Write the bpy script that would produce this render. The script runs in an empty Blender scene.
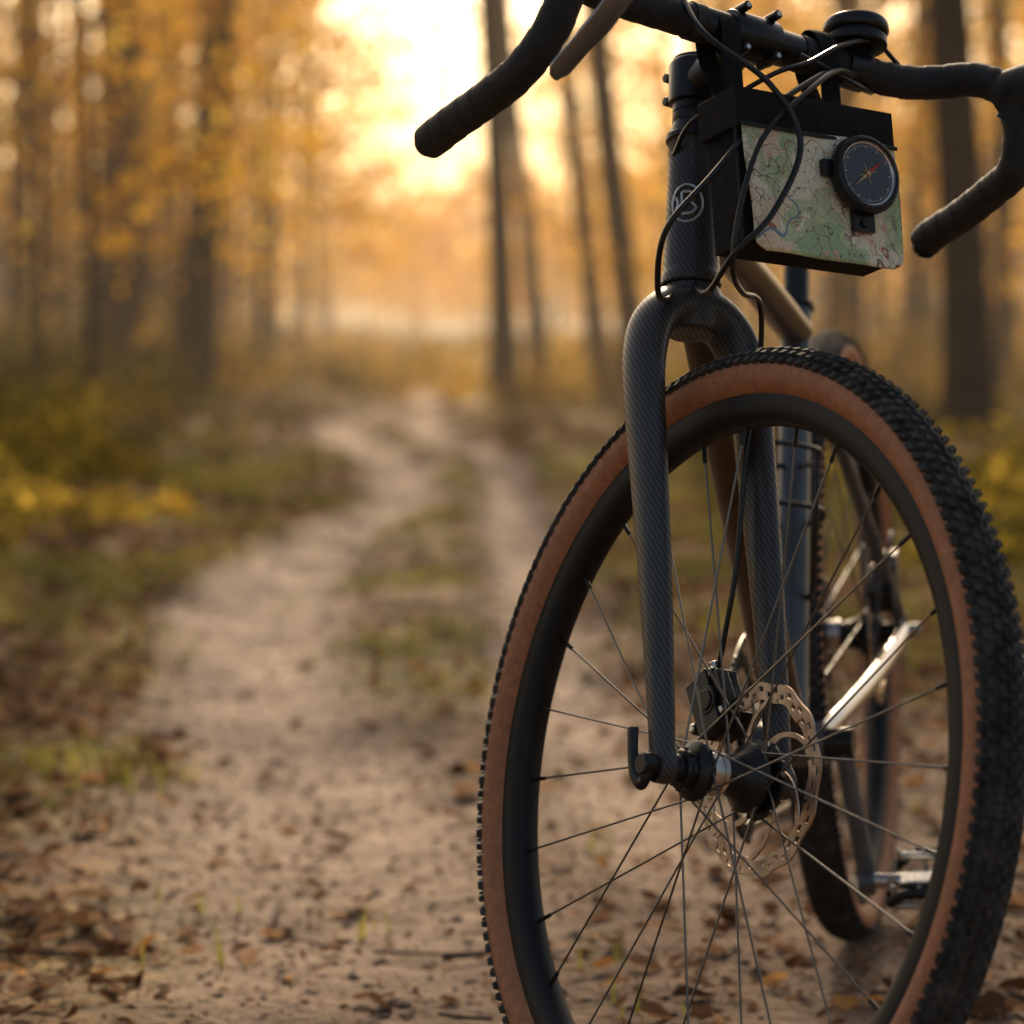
import bpy, numpy as np, math, random
from mathutils import Matrix, Vector
random.seed(7); RNG=np.random.default_rng(7)
scene=bpy.context.scene
# ------------------------------------------------------------------ rig maths
HA=math.radians(71.5)
H0,FPX,CAMH,TX,TY,YAW,LEAN,DE=[316.28,2869.8,.71459,.4011,3.2788,-1.818784,.05542,.81736]
pv=Vector((math.sin(HA),0,math.cos(HA))); uv=Vector((-math.cos(HA),0,math.sin(HA))); yv=Vector((0,1,0))
Aor=Vector((1.03,0,.35))-.05*pv
M_BIKE=Matrix.Translation((TX,TY,0))@Matrix.Rotation(YAW,4,'Z')@Matrix.Rotation(LEAN,4,'X')
bx=pv*math.cos(DE)+yv*math.sin(DE); by=yv*math.cos(DE)-pv*math.sin(DE)
M_FORK=Matrix(((bx.x,by.x,uv.x,Aor.x),(bx.y,by.y,uv.y,Aor.y),(bx.z,by.z,uv.z,Aor.z),(0,0,0,1)))
# ------------------------------------------------------------------ materials
def mat(name,color=(.5,.5,.5),rough=.5,metal=0.,bump=0.,bscale=200.,var=0.,coat=0.,spec=.5):
    m=bpy.data.materials.new(name); m.use_nodes=True; nt=m.node_tree; b=nt.nodes['Principled BSDF']
    b.inputs['Base Color'].default_value=(*color,1); b.inputs['Roughness'].default_value=rough
    b.inputs['Metallic'].default_value=metal; b.inputs['Coat Weight'].default_value=coat; b.inputs['Coat Roughness'].default_value=.15
    b.inputs['Specular IOR Level'].default_value=spec
    tc=nt.nodes.new('ShaderNodeTexCoord')
    if bump:
        n=nt.nodes.new('ShaderNodeTexNoise'); n.inputs['Scale'].default_value=bscale; n.inputs['Detail'].default_value=2
        nt.links.new(tc.outputs['Object'],n.inputs['Vector'])
        bp=nt.nodes.new('ShaderNodeBump'); bp.inputs['Strength'].default_value=bump; bp.inputs['Distance'].default_value=.002
        nt.links.new(n.outputs['Fac'],bp.inputs['Height']); nt.links.new(bp.outputs['Normal'],b.inputs['Normal'])
    if var:
        n=nt.nodes.new('ShaderNodeTexNoise'); n.inputs['Scale'].default_value=bscale*.12; n.inputs['Detail'].default_value=4;n.inputs['Roughness'].default_value=.7
        nt.links.new(tc.outputs['Object'],n.inputs['Vector'])
        r=nt.nodes.new('ShaderNodeValToRGB'); nt.links.new(n.outputs['Fac'],r.inputs['Fac'])
        r.color_ramp.elements[0].position=.35; r.color_ramp.elements[1].position=.7
        r.color_ramp.elements[0].color=(*[c*(1-var) for c in color],1); r.color_ramp.elements[1].color=(*[min(1,c*(1+var)+.012*var) for c in color],1)
        nt.links.new(r.outputs['Color'],b.inputs['Base Color'])
    return m
def carbon(name,base=(.038,.038,.039)):
    m=mat(name,base,.38,0,coat=.15); nt=m.node_tree; b=nt.nodes['Principled BSDF']
    tc=nt.nodes.new('ShaderNodeTexCoord'); N=nt.nodes; L=nt.links
    sep=N.new('ShaderNodeSeparateXYZ'); L.new(tc.outputs['Object'],sep.inputs[0])
    def mth(op,a,bv=None,c=None):
        n=N.new('ShaderNodeMath'); n.operation=op
        for i,v in enumerate((a,bv,c)):
            if v is None: continue
            if isinstance(v,(int,float)): n.inputs[i].default_value=v
            else: L.new(v,n.inputs[i])
        return n.outputs[0]
    xy=mth('ADD',sep.outputs['X'],sep.outputs['Y'])
    d=mth('ADD',xy,mth('MULTIPLY',sep.outputs['Z'],.8))
    s=mth('SINE',mth('MULTIPLY',d,1050.))
    e=mth('SUBTRACT',xy,sep.outputs['Z'])
    s2=mth('SINE',mth('MULTIPLY',e,2400.))
    v=mth('ADD',mth('MULTIPLY',s,.5),mth('MULTIPLY',s2,.25))
    r=N.new('ShaderNodeValToRGB'); L.new(mth('MULTIPLY_ADD',v,.5,.5),r.inputs['Fac'])
    r.color_ramp.elements[0].position=.2;r.color_ramp.elements[1].position=.85
    r.color_ramp.elements[0].color=(*[c*.5 for c in base],1); r.color_ramp.elements[1].color=(*[c*2. for c in base],1)
    L.new(r.outputs['Color'],b.inputs['Base Color'])
    rr=N.new('ShaderNodeMapRange'); L.new(v,rr.inputs[0]); rr.inputs[1].default_value=-.7; rr.inputs[2].default_value=.7; rr.inputs[3].default_value=.55; rr.inputs[4].default_value=.34
    L.new(rr.outputs[0],b.inputs['Roughness'])
    bp=N.new('ShaderNodeBump'); bp.inputs['Strength'].default_value=.08; bp.inputs['Distance'].default_value=.0005
    L.new(v,bp.inputs['Height']); L.new(bp.outputs['Normal'],b.inputs['Normal'])
    return m
M={}
M['carbon']=carbon('carbon_twill')
M['black']=mat('black_anodised',(.018,.018,.0185),.32,.3,bump=.05,bscale=300)
M['rubber']=mat('black_rubber',(.024,.023,.022),.75,0,bump=.3,bscale=500,var=.5)
M['tread']=mat('dusty_tread_rubber',(.050,.045,.040),.8,0,bump=.4,bscale=400,var=.7)
M['tan']=mat('tan_sidewall',(.46,.185,.082),.6,0,bump=.35,bscale=900,var=.2)
M['rim']=mat('rim_carbon',(.008,.008,.008),.5,0,bump=.03,bscale=200,spec=.35)
M['spoke']=mat('spoke_steel',(.16,.155,.15),.32,.9)
M['silver']=mat('polished_alloy',(.62,.61,.59),.25,1.,bump=.05,bscale=200)
M['rotor']=mat('rotor_steel',(.50,.38,.29),.38,1.,bump=.1,bscale=600,var=.3)
M['tape']=mat('bar_tape',(.021,.020,.020),.72,0,bump=.6,bscale=700,var=.3)
M['cable']=mat('cable_housing',(.009,.009,.009),.35)
M['greyframe']=mat('grey_frame_paint',(.095,.105,.115),.35,.3,coat=.3,bump=.05,bscale=80,var=.25)
M['bronze']=mat('bronze_frame_paint',(.075,.050,.032),.4,.4,coat=.2,bump=.08,bscale=120,var=.4)
M['fabric']=mat('bag_cordura',(.015,.015,.0152),.9,0,bump=.8,bscale=1500,var=.3,spec=.3)
M['white']=mat('white_print',(.7,.7,.68),.5)
M['badge']=mat('badge_silver',(.55,.57,.6),.35,.7)
M['glass']=mat('dial_black',(.008,.008,.008),.12,coat=1.)
M['red']=mat('needle_red',(.55,.02,.01),.4)
M['lever']=mat('lever_satin_alloy',(.24,.26,.29),.3,.8,bump=.04)
M['brass']=mat('brass',(.55,.36,.18),.35,1.)
# ------------------------------------------------------------------ mesh builder
class B:
    def __init__(s): s.v=[];s.f=[];s.m=[];s.mats=[]
    def mi(s,k):
        if k not in s.mats: s.mats.append(k)
        return s.mats.index(k)
    def add(s,vs,fs,k):
        o=len(s.v); s.v.extend([tuple(map(float,p)) for p in vs]); i=s.mi(k)
        s.f.extend([tuple(a+o for a in f) for f in fs]); s.m.extend([i]*len(fs))
    def tube(s,path,rad,k,seg=12,ref=(1,0,0),caps=True):
        P=[Vector(p) for p in path]; n=len(P); vs=[];fs=[]
        if not isinstance(rad,(list,tuple,np.ndarray)) or (len(rad)==2 and n!=2 and not hasattr(rad[0],'__len__')): rad=[rad]*n
        ref=Vector(ref)
        prev=None
        for i,p in enumerate(P):
            t=(P[min(i+1,n-1)]-P[max(i-1,0)]).normalized()
            r0=prev if prev is not None and ref.length==0 else ref
            if r0.length==0: r0=Vector((1,0,0)) if abs(t.x)<.8 else Vector((0,1,0))
            n1=(r0-t*r0.dot(t))
            if n1.length<1e-4: n1=prev if prev is not None else t.orthogonal()
            n1=(n1-t*n1.dot(t)).normalized(); prev=n1; n2=t.cross(n1)
            r=rad[i]; a,b=(r if hasattr(r,'__len__') else (r,r))
            for j in range(seg):
                w=2*math.pi*j/seg; vs.append(p+n1*a*math.cos(w)+n2*b*math.sin(w))
        for i in range(n-1):
            for j in range(seg):
                j2=(j+1)%seg; fs.append((i*seg+j,i*seg+j2,(i+1)*seg+j2,(i+1)*seg+j))
        if caps: fs.append(tuple(range(seg-1,-1,-1))); fs.append(tuple((n-1)*seg+j for j in range(seg)))
        s.add(vs,fs,k)
    def lathe(s,prof,c,k,seg=48,axis='Y',closed=False,kf=None):
        vs=[];fs=[];n=len(prof)
        for i in range(seg):
            w=2*math.pi*i/seg; ca,sa=math.cos(w),math.sin(w)
            for r,a in prof:
                if axis=='Y': vs.append((c[0]+r*ca,c[1]+a,c[2]+r*sa))
                elif axis=='Z': vs.append((c[0]+r*ca,c[1]+r*sa,c[2]+a))
                else: vs.append((c[0]+a,c[1]+r*ca,c[2]+r*sa))
        m=n if closed else n-1
        if kf is None:
            for i in range(seg):
                i2=(i+1)%seg
                for j in range(m):
                    j2=(j+1)%n; fs.append((i*n+j,i2*n+j,i2*n+j2,i*n+j2))
            s.add(vs,fs,k)
        else:
            o=len(s.v); s.v.extend([tuple(map(float,p)) for p in vs])
            for j in range(m):
                j2=(j+1)%n; mi=s.mi(kf(j))
                for i in range(seg):
                    i2=(i+1)%seg; s.f.append((o+i*n+j,o+i2*n+j,o+i2*n+j2,o+i*n+j2)); s.m.append(mi)
    def box(s,c,d,k,rot=None,taper=1.):
        vs=[]
        for z in (-1,1):
            for y in (-1,1):
                for x in (-1,1):
                    t=taper if z>0 else 1
                    v=Vector((x*d[0]/2*t,y*d[1]/2*t,z*d[2]/2))
                    if rot is not None: v=rot@v
                    vs.append(v+Vector(c))
        s.add(vs,[(0,2,3,1),(4,5,7,6),(0,1,5,4),(2,6,7,3),(0,4,6,2),(1,3,7,5)],k)
    def obj(s,name,parent=None,mw=None,smooth=True,bevel=0,auto=35):
        me=bpy.data.meshes.new(name); me.from_pydata(s.v,[],s.f)
        for k in s.mats: me.materials.append(M[k])
        me.polygons.foreach_set('material_index',s.m)
        me.polygons.foreach_set('use_smooth',[smooth]*len(s.f)); me.update()
        o=bpy.data.objects.new(name,me); scene.collection.objects.link(o)
        if smooth and auto:
            try: me.set_sharp_from_angle(angle=math.radians(auto))
            except Exception: pass
        if bevel:
            md=o.modifiers.new('bevel','BEVEL'); md.width=bevel; md.segments=2; md.limit_method='ANGLE'; md.angle_limit=math.radians(40)
        if parent: o.parent=parent
        if mw is not None: o.matrix_world=mw
        return o
def cr(pts,n=12):
    P=np.array(pts,float); P=np.vstack([2*P[0]-P[1],P,2*P[-1]-P[-2]]); out=[]
    for i in range(1,len(P)-2):
        for j in range(n):
            t=j/n; out.append(.5*((2*P[i])+(-P[i-1]+P[i+1])*t+(2*P[i-1]-5*P[i]+4*P[i+1]-P[i+2])*t*t+(-P[i-1]+3*P[i]-3*P[i+1]+P[i+2])*t**3))
    out.append(P[-2]); return np.array(out)
def empty(name,parent=None):
    e=bpy.data.objects.new(name,None); scene.collection.objects.link(e); e.empty_display_size=.1
    if parent: e.parent=parent
    return e
bike=empty('bicycle'); bike.matrix_world=M_BIKE
fork_e=empty('steering_assembly',bike); fork_e.matrix_local=M_FORK
HC=(.05,0,0)
# ------------------------------------------------------------------ wheels
def tyre(c):
    b=B(); pr=[];ang=np.radians(np.linspace(-142,142,45))
    for a in ang: pr.append((.3258+.0205*math.cos(a),.0225*math.sin(a)))
    b.lathe(pr,c,'tan',seg=180,kf=lambda j:'tread' if abs(math.degrees((ang[j]+ang[j+1])/2))<66 else 'tan')
    n=176
    for phi,st,ln,wd,ht in [(-63,0,.0080,.0066,.0042),(63,.5,.0080,.0066,.0042),(-43,.5,.0070,.0056,.0040),(43,0,.0070,.0056,.0040),(-23,0,.0066,.0050,.0036),(23,.5,.0066,.0050,.0036),(-6,.5,.0080,.0038,.0034),(8,0,.0080,.0038,.0034)]:
        ph=math.radians(phi)
        for i in range(n):
            w=2*math.pi*(i+st)/n; sz=1+.14*((i%2)*2-1)
            er=Vector((math.cos(w),0,math.sin(w))); et=Vector((-math.sin(w),0,math.cos(w))); ey=Vector((0,1,0))
            nn=er*math.cos(ph)+ey*math.sin(ph); tt=-er*math.sin(ph)+ey*math.cos(ph)
            p=Vector(c)+er*.3258+nn*.0205+ey*.0019*math.sin(ph)
            sk=.0014*(1 if phi>0 else -1)
            vs=[]
            for hh,q in ((-.001,1.),(ht,.72)):
                for a_,b_ in ((-1,-1),(1,-1),(1,1),(-1,1)):
                    vs.append(p+nn*hh+et*(a_*ln*sz/2*q+b_*sk)+tt*(b_*wd/2*q))
            b.add(vs,[(4,5,6,7),(0,1,5,4),(1,2,6,5),(2,3,7,6),(3,0,4,7)],'tread')
    return b
def rim(c):
    b=B()
    pr=[(.3125,-.0135),(.313,-.0115),(.309,-.0105),(.306,0),(.309,.0105),(.313,.0115),(.3125,.0135),(.307,.0142),(.298,.0138),(.290,.0115),(.2858,.007),(.2848,0),(.2858,-.007),(.290,-.0115),(.298,-.0138),(.307,-.0142)]
    b.lathe(pr,c,'rim',seg=160,closed=True)
    return b
def spokes(c,n=28):
    b=B()
    for i in range(n):
        side=1 if i%2 else -1; lead=1 if (i//2)%2 else -1
        w=2*math.pi*(i+.5)/n; fw_=w+lead*math.radians(78)
        fy=.026*side; fr=.0215
        p0=Vector((c[0]+fr*math.cos(fw_),c[1]+fy,c[2]+fr*math.sin(fw_)))
        p1=Vector((c[0]+.2885*math.cos(w),c[1]+.002*side,c[2]+.2885*math.sin(w)))
        d=(p1-p0); 
        b.tube([p0,p0+d*.94],.00095,'spoke',seg=6,ref=(0,0,0))
        b.tube([p0+d*.935,p1],.0019,'black',seg=8,ref=(0,0,0))
    w=math.radians(248); e=Vector((math.cos(w),0,math.sin(w)))
    b.tube([Vector(c)+e*.288,Vector(c)+e*.245],.0028,'brass',seg=10,ref=(0,0,0))
    b.tube([Vector(c)+e*.245,Vector(c)+e*.238],.0016,'brass',seg=10,ref=(0,0,0))
    return b
def hub(c,w=.05):
    b=B()
    b.lathe([(0,-w),(.0105,-w),(.0115,-w+.002),(.0115,-.044),(.0150,-.043),(.0165,-.041),(.0165,-.0375),(.0140,-.036),(.0150,-.034)],c,'black',32)
    b.lathe([(.015,-.034),(.0225,-.031),(.0245,-.0285),(.0245,-.0245),(.0225,-.023),(.016,-.021),(.0155,-.019)],c,'black',48)
    b.lathe([(.0155,-.019),(.0182,-.0185),(.0182,-.0145),(.0172,-.014),(.0172,-.009),(.0182,-.0085),(.0182,-.004),(.0155,-.0035)],c,'silver',48)
    b.lathe([(.0155,-.0035),(.0150,.004),(.0175,.010),(.021,.018),(.027,.0225),(.0285,.024),(.0285,.0275),(.027,.029),(.020,.031),(.0190,.044),(.013,.0445),(.013,w),(0,w)],c,'black',48)
    for i in range(10):
        a=2*math.pi*i/10
        b.box((c[0]+.0165*math.cos(a),c[1]-.039,c[2]+.0165*math.sin(a)),(.003,.0035,.003),'black',Matrix.Rotation(-a,3,'Y'))
    for sy in (-.0263,.0258):
        for i in range(14):
            a=2*math.pi*i/14
            b.tube([(c[0]+.0215*math.cos(a),c[1]+sy-.0035,c[2]+.0215*math.sin(a)),(c[0]+.0215*math.cos(a),c[1]+sy+.003,c[2]+.0215*math.sin(a))],.0015,'silver',seg=6,ref=(1,0,0))
    return b
def rotor(c,y=.038):
    b=B(); n=144; rs=[.0645,.0680,.0722,.0764,.0795]
    vs=[];fs=[]
    for i in range(n):
        a=2*math.pi*i/n
        wv=.0014*math.cos(12*a); 
        for j,r in enumerate(rs):
            rr=r+(wv if j in (0,4) else .4*wv)
            aa=a+(r-.072)*3.0
            vs.append((c[0]+rr*math.cos(aa),c[1]+y,c[2]+rr*math.sin(aa)))
    for i in range(n):
        i2=(i+1)%n
        for j in range(4):
            if j==1 and i%6 in (1,2): continue
            if j==2 and i%6 in (4,5): continue
            if j==0 and i%12 in(3,): continue
            fs.append((i*5+j,i2*5+j,i2*5+j+1,i*5+j+1))
    b.add(vs,fs,'rotor')
    for i in range(6):
        a0=2*math.pi*i/6; vs=[];fs=[]
        for t in np.linspace(0,1,9):
            r=.030+t*.036; a=a0-.75*t**1.3; wd=.0042-.0012*math.sin(math.pi*t)
            er=np.array([math.cos(a),0,math.sin(a)]); et=np.array([-math.sin(a),0,math.cos(a)])
            vs.append(np.array(c)+er*r+et*wd+np.array([0,y+.0002,0])); vs.append(np.array(c)+er*r-et*wd+np.array([0,y+.0002,0]))
        for k in range(8): fs.append((2*k,2*k+1,2*k+3,2*k+2))
        b.add(vs,fs,'rotor')
    return b
def carrier(c,y=.038):
    b=B()
    b.lathe([(.0185,y-.002),(.031,y-.0022),(.033,y-.0014),(.033,y+.0014),(.031,y+.0022),(.0185,y+.002)],c,'black',48,closed=True)
    for i in range(6):
        a=2*math.pi*i/6
        b.tube([(c[0]+.031*math.cos(a),c[1]+y-.003,c[2]+.031*math.sin(a)),(c[0]+.031*math.cos(a),c[1]+y+.003,c[2]+.031*math.sin(a))],.0028,'silver',seg=10,ref=(1,0,0))
        b.tube([(c[0]+.019*math.cos(a),c[1]+y,c[2]+.019*math.sin(a)),(c[0]+.0335*math.cos(a+.35),c[1]+y,c[2]+.0335*math.sin(a+.35))],(.0022,.0022),'black',seg=6,ref=(0,1,0))
    return b
def solid(o,t):
    md=o.modifiers.new('thick','SOLIDIFY'); md.thickness=t; md.offset=0
tyre_o=tyre(HC).obj('front_tyre',fork_e,auto=50)
rim_o=rim(HC).obj('front_rim',fork_e)
sp_o=spokes(HC).obj('front_spokes',fork_e)
hub(HC).obj('front_hub',fork_e)
r_o=rotor(HC).obj('front_brake_rotor',fork_e,smooth=False); solid(r_o,.0018)
carrier(HC).obj('front_rotor_carrier',fork_e)
def copyto(o,name,off):
    c=bpy.data.objects.new(name,o.data); scene.collection.objects.link(c); c.parent=bike; c.location=off; 
    return c
ROFF=(-.05,0,.35)
copyto(tyre_o,'rear_tyre',ROFF);copyto(rim_o,'rear_rim',ROFF);copyto(sp_o,'rear_spokes',ROFF)
solid(copyto(r_o,'rear_brake_rotor',ROFF),.0018)
hub((0,0,.35),.065).obj('rear_hub',bike); carrier((0,0,.35)).obj('rear_rotor_carrier',bike)
# ------------------------------------------------------------------ fork
fb=B()
half=[(.050,-.058,.0),(.047,-.058,.04),(.040,-.0575,.11),(.032,-.057,.18),(.021,-.0565,.26),(.013,-.056,.32),(.008,-.0525,.358),(.004,-.043,.386),(.002,-.026,.403),(.001,-.008,.409)]
hr=[(.0125,.0095),(.0135,.0100),(.0160,.0110),(.0185,.0120),(.0210,.0134),(.0222,.0150),(.0230,.0165),(.0235,.0178),(.024,.0190),(.0245,.0198)]
full=half+[(p[0],-p[1],p[2]) for p in half[::-1]]; fr=hr+hr[::-1]
pth=cr(full,6); rr=cr([(*q,0) for q in fr],6)
fb.tube(pth,[(q[0],q[1]) for q in rr],'carbon',seg=28,ref=(1,0,.05))
fb.tube([(0.001,0,.385),(0,0,.408),(0,0,.418),(0,0,.428)],[.022,.0256,.0254,.0248],'carbon',seg=32)
for sy in (-1,1):
    fb.tube([(.05,sy*.050,0),(.05,sy*.067,0)],[.0145,.0138],'carbon',seg=28)
fo=fb.obj('fork',fork_e)
md=fo.modifiers.new('r','REMESH'); md.mode='VOXEL'; md.voxel_size=.0019; md.use_smooth_shade=True
md=fo.modifiers.new('s','SMOOTH'); md.iterations=10; md.factor=.5
b=B()
b.lathe([(.0248,.4285),(.0262,.430),(.0262,.437),(.0250,.439),(.0244,.445),(.0232,.47),(.0218,.51),(.0212,.54),(.0212,.558),(.0225,.560)],(0,0,0),'carbon',56,'Z')
b.lathe([(.0225,.560),(.0236,.5615),(.0236,.566),(.0215,.5675),(.0200,.572),(.0176,.578),(.0176,.5785)],(0,0,0),'black',56,'Z')
b.lathe([(.0176,.5787),(.0180,.5795),(.0180,.5875),(.0176,.588)],(0,0,0),'black',48,'Z')
b.lathe([(.0176,.5885),(.0180,.589),(.0180,.5955),(.0176,.596)],(0,0,0),'black',48,'Z')
R_=.0236
def wrap(s_,z,r=R_): a=-DE+s_/r; return (r*math.cos(a),r*math.sin(a),z)
zc=.497
b.tube([wrap(.0135*math.cos(w),zc+.0135*1.25*math.sin(w),.0232) for w in np.linspace(0,2*math.pi,41)],.0011,'badge',seg=6,caps=False)
for pts in ([(-.004,-.010),(-.004,.010)],[(-.004,.010),(.003,.010),(.007,.006),(.003,.001),(-.004,.001)],[(.003,.001),(.008,-.004),(.004,-.009),(-.004,-.010)],[(-.0095,-.006),(-.0075,0),(-.0095,.006)]):
    b.tube([wrap(x,zc+z,.0233) for x,z in cr([(x,z,0) for x,z in pts],4)[:,:2]],.0013,'badge',seg=6)
b.obj('head_tube',fork_e)
b=B()
b.lathe([(.0176,.5965),(.0215,.5975),(.0215,.632),(.0200,.6355),(.0185,.636),(.0180,.6395),(.006,.6405),(.0045,.6385),(0,.6385)],(0,0,0),'black',48,'Z')
b.tube(cr([(.004,0,.614),(.03,0,.619),(.055,0,.625),(.066,0,.629)],5),[(.0175,.0165)]*16,'black',seg=28,ref=(0,0,1))
b.tube([(.08,-.024,.630),(.08,-.022,.630),(.08,.022,.630),(.08,.024,.630)],[.0195,.0205,.0205,.0195],'black',seg=32,ref=(1,0,0))
for sy in (-.016,.016):
    for sz in (-.0225,.0225):
        b.tube([(.074,sy,.63+sz*.85),(.101,sy,.63+sz*.85)],[.0042,.0042],'black',seg=14,ref=(0,1,0))
        b.tube([(.101,sy,.63+sz*.85),(.1022,sy,.63+sz*.85)],[.0026,.0026],'silver',seg=6,ref=(0,1,0))
for sz in (.604,.626):
    b.tube([(-.022,-.015,sz),(-.022,.015,sz)],.0042,'black',seg=12,ref=(1,0,0))
b.obj('stem',fork_e,bevel=.0006)
rp=[(-.020,-.254,.5065),(.02,-.2525,.512),(.065,-.250,.517),(.110,-.247,.526),(.143,-.242,.548),(.158,-.235,.582),(.150,-.226,.614),(.125,-.214,.631),(.098,-.198,.634),(.084,-.172,.632),(.080,-.13,.6305)]
b=B()
for sg in (1,-1):
    side=[(p[0]+(.026 if (sg<0 and i==0) else 0),p[1]*sg,p[2]+(.014 if sg<0 and i<4 else 0)) for i,p in enumerate(rp)]
    path=cr(side+[(.08,-.052*sg,.63)],14)
    L=np.concatenate([[0],np.cumsum(np.linalg.norm(np.diff(path,axis=0),axis=1))])
    s_=np.linspace(0,L[-1],int(L[-1]/.0022)); P3=np.stack([np.interp(s_,L,path[:,k]) for k in range(3)],1)
    rad=[.0147+.0007*(((x/.021)%1.)) for x in s_]
    rad[0]=.011
    b.tube(P3,rad,'tape',seg=24,ref=(0,0,0))
    e=side[0]; b.tube([(e[0]+.002,e[1],e[2]),(e[0]-.004,e[1],e[2]-.0005)],[.0135,.0105],'black',seg=24,ref=(0,1,0))
b.tube([(.08,-.056,.63),(.08,-.05,.63),(.08,.05,.63),(.08,.056,.63)],[.0135,.0157,.0157,.0135],'black',seg=32,ref=(1,0,0))
for sy in (-1,1): b.tube([(.08,sy*.052,.63),(.08,sy*.064,.63)],.0164,'rubber',seg=28,ref=(1,0,0))
b.obj('handlebar',fork_e,auto=60)
for sg in (1,-1):
    b=B()
    b.tube(cr([(.148,-.226*sg,.612),(.175,-.229*sg,.612),(.205,-.232*sg,.610),(.235,-.234*sg,.612),(.252,-.234*sg,.632),(.256,-.234*sg,.655)],6),[(.021-.0002*i,.0165-.00016*i) for i in range(31)],'rubber',seg=20,ref=(0,0,1))
    b.tube(cr([(.150,-.231*sg,.585),(.158,-.233*sg,.595),(.175,-.233*sg,.606)],5),(.016,.014),'rubber',seg=18,ref=(1,0,0))
    b.obj('brake_hood_'+('r' if sg>0 else 'l'),fork_e)
    b=B()
    lp=cr([(.250,-.236*sg,.596),(.256,-.238*sg,.575),(.250,-.240*sg,.552),(.232,-.243*sg,.535),(.205,-.246*sg,.521),(.182,-.249*sg,.510),(.166,-.251*sg,.501)],6)
    n=len(lp); b.tube(lp,[(.0045+.001*math.sin(math.pi*i/n),(.0130-.004*(i/n)) if i<n-3 else .0085-.0022*(i-n+3)) for i in range(n)],'lever',seg=18,ref=(.5,0,-.8))
    b.obj('brake_lever_'+('r' if sg>0 else 'l'),fork_e)
b=B()
def cab(pts,r=.0026): b.tube(cr(pts,10),r,'cable',seg=10,ref=(0,0,0))
cab([(.09,.085,.618),(.115,.05,.597),(.13,-.018,.541),(.13,-.074,.472),(.108,-.103,.425),(.065,-.080,.392),(.03,-.045,.40),(.0,-.012,.43)])
cab([(.085,-.075,.648),(.12,-.075,.600),(.15,-.030,.556),(.157,-.004,.507),(.152,-.028,.444),(.137,-.055,.408),(.09,-.045,.392),(.04,-.02,.41),(.0,0,.44)])
cab([(.09,.11,.620),(.125,.06,.600),(.148,.012,.562),(.15,-.036,.509),(.145,-.054,.452),(.13,-.052,.400),(.10,-.02,.392),(.068,.022,.400),(.045,.040,.36),(.033,.035,.28),(.024,.033,.187),(.006,.034,.125),(-.010,.038,.095)],.0024)
cab([(.085,.16,.646),(.10,.12,.652),(.118,.07,.628),(.125,.03,.600),(.12,.0,.585),(.09,-.02,.57),(.04,-.03,.56),(.0,-.02,.545)],.0022)
cab([(.084,.13,.612),(.108,.10,.600),(.112,.06,.606),(.10,.04,.618)],.0024)
b.obj('cables',fork_e)
b=B()
b.box((-.010,.040,.070),(.030,.034,.052),'black',Matrix.Rotation(math.radians(-25),3,'Y'))
b.box((-.006,.033,.074),(.040,.012,.036),'black',Matrix.Rotation(math.radians(-25),3,'Y'))
b.box((.006,.046,.055),(.026,.014,.022),'black',Matrix.Rotation(math.radians(20),3,'Y'))
for q in ((-.028,.028,.052),(-.006,.028,.096),(.012,.028,.062)):
    b.tube([q,(q[0],q[1]+.022,q[2])],.0055,'black',seg=16,ref=(1,0,0)); b.tube([(q[0],q[1]-.003,q[2]),q],.0042,'silver',seg=6,ref=(1,0,0))
b.tube([(-.004,.022,.072),(-.004,.034,.072)],.0125,'black',seg=24,ref=(1,0,0))
b.tube([(-.004,.0205,.072),(-.004,.0225,.072)],.0090,'black',seg=24,ref=(1,0,0))
for i in range(4): b.box((-.020+i*.006,.040,.092),(.0022,.026,.016),'black')
b.tube([(-.010,.040,.092),(-.012,.036,.108)],.0045,'silver',seg=12,ref=(0,1,0))
b.obj('brake_caliper',fork_e,bevel=.0018)
b=B()
b.lathe([(0,-.080),(.0075,-.080),(.0095,-.078),(.0095,-.068),(.0125,-.067),(.0125,-.0655)],HC,'black',28)
b.tube(cr([(.052,-.074,-.002),(.048,-.074,-.012),(.042,-.074,-.014),(.034,-.074,-.004),(.031,-.074,.014),(.031,-.074,.032)],6),[(.0062,.0045)]*6+[(.0056,.0038)]*25,'black',seg=14,ref=(1,0,0))
b.tube([(.05,.06,0),(.05,.071,0)],.008,'black',seg=18,ref=(1,0,0))
b.obj('thru_axle',fork_e)
# ------------------------------------------------------------------ frame
b=B()
BB=(.43,0,.285)
b.tube(cr([(.812,0,.812),(.74,0,.792),(.5,0,.748),(.262,0,.700)],8),[(.0165,.0185)]*25,'bronze',seg=24,ref=(0,0,1))
b.tube(cr([(.842,0,.762),(.78,0,.690),(.6,0,.475),(.44,0,.295)],8),[(.0205,.0205)]*25,'bronze',seg=24,ref=(0,1,0))
b.tube([BB,(.275,0,.66),(.250,0,.722)],[.0180,.0165,.0165],'greyframe',seg=24,ref=(0,1,0))
b.tube([(.250,0,.722),(.2475,0,.728)],.0195,'black',seg=24,ref=(0,1,0))
b.tube([(BB[0],-.036,BB[2]),(BB[0],.036,BB[2])],.0225,'greyframe',seg=32,ref=(1,0,0))
for sy in (-1,1):
    b.tube(cr([(.268,sy*.012,.655),(.20,sy*.030,.58),(.09,sy*.052,.455),(.0,sy*.066,.362)],6),[(.008,.007)]*19,'greyframe',seg=14,ref=(0,1,0))
    b.tube(cr([(.415,sy*.024,.288),(.33,sy*.040,.302),(.18,sy*.056,.322),(.04,sy*.067,.345),(.0,sy*.067,.352)],6),[(.0115,.0085)]*25,'silver' if sy>0 else 'greyframe',seg=16,ref=(0,0,1))
    b.box((-.004,sy*.067,.353),(.034,.006,.038),'silver' if sy>0 else 'black')
b.obj('frame',bike,bevel=.001)
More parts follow.
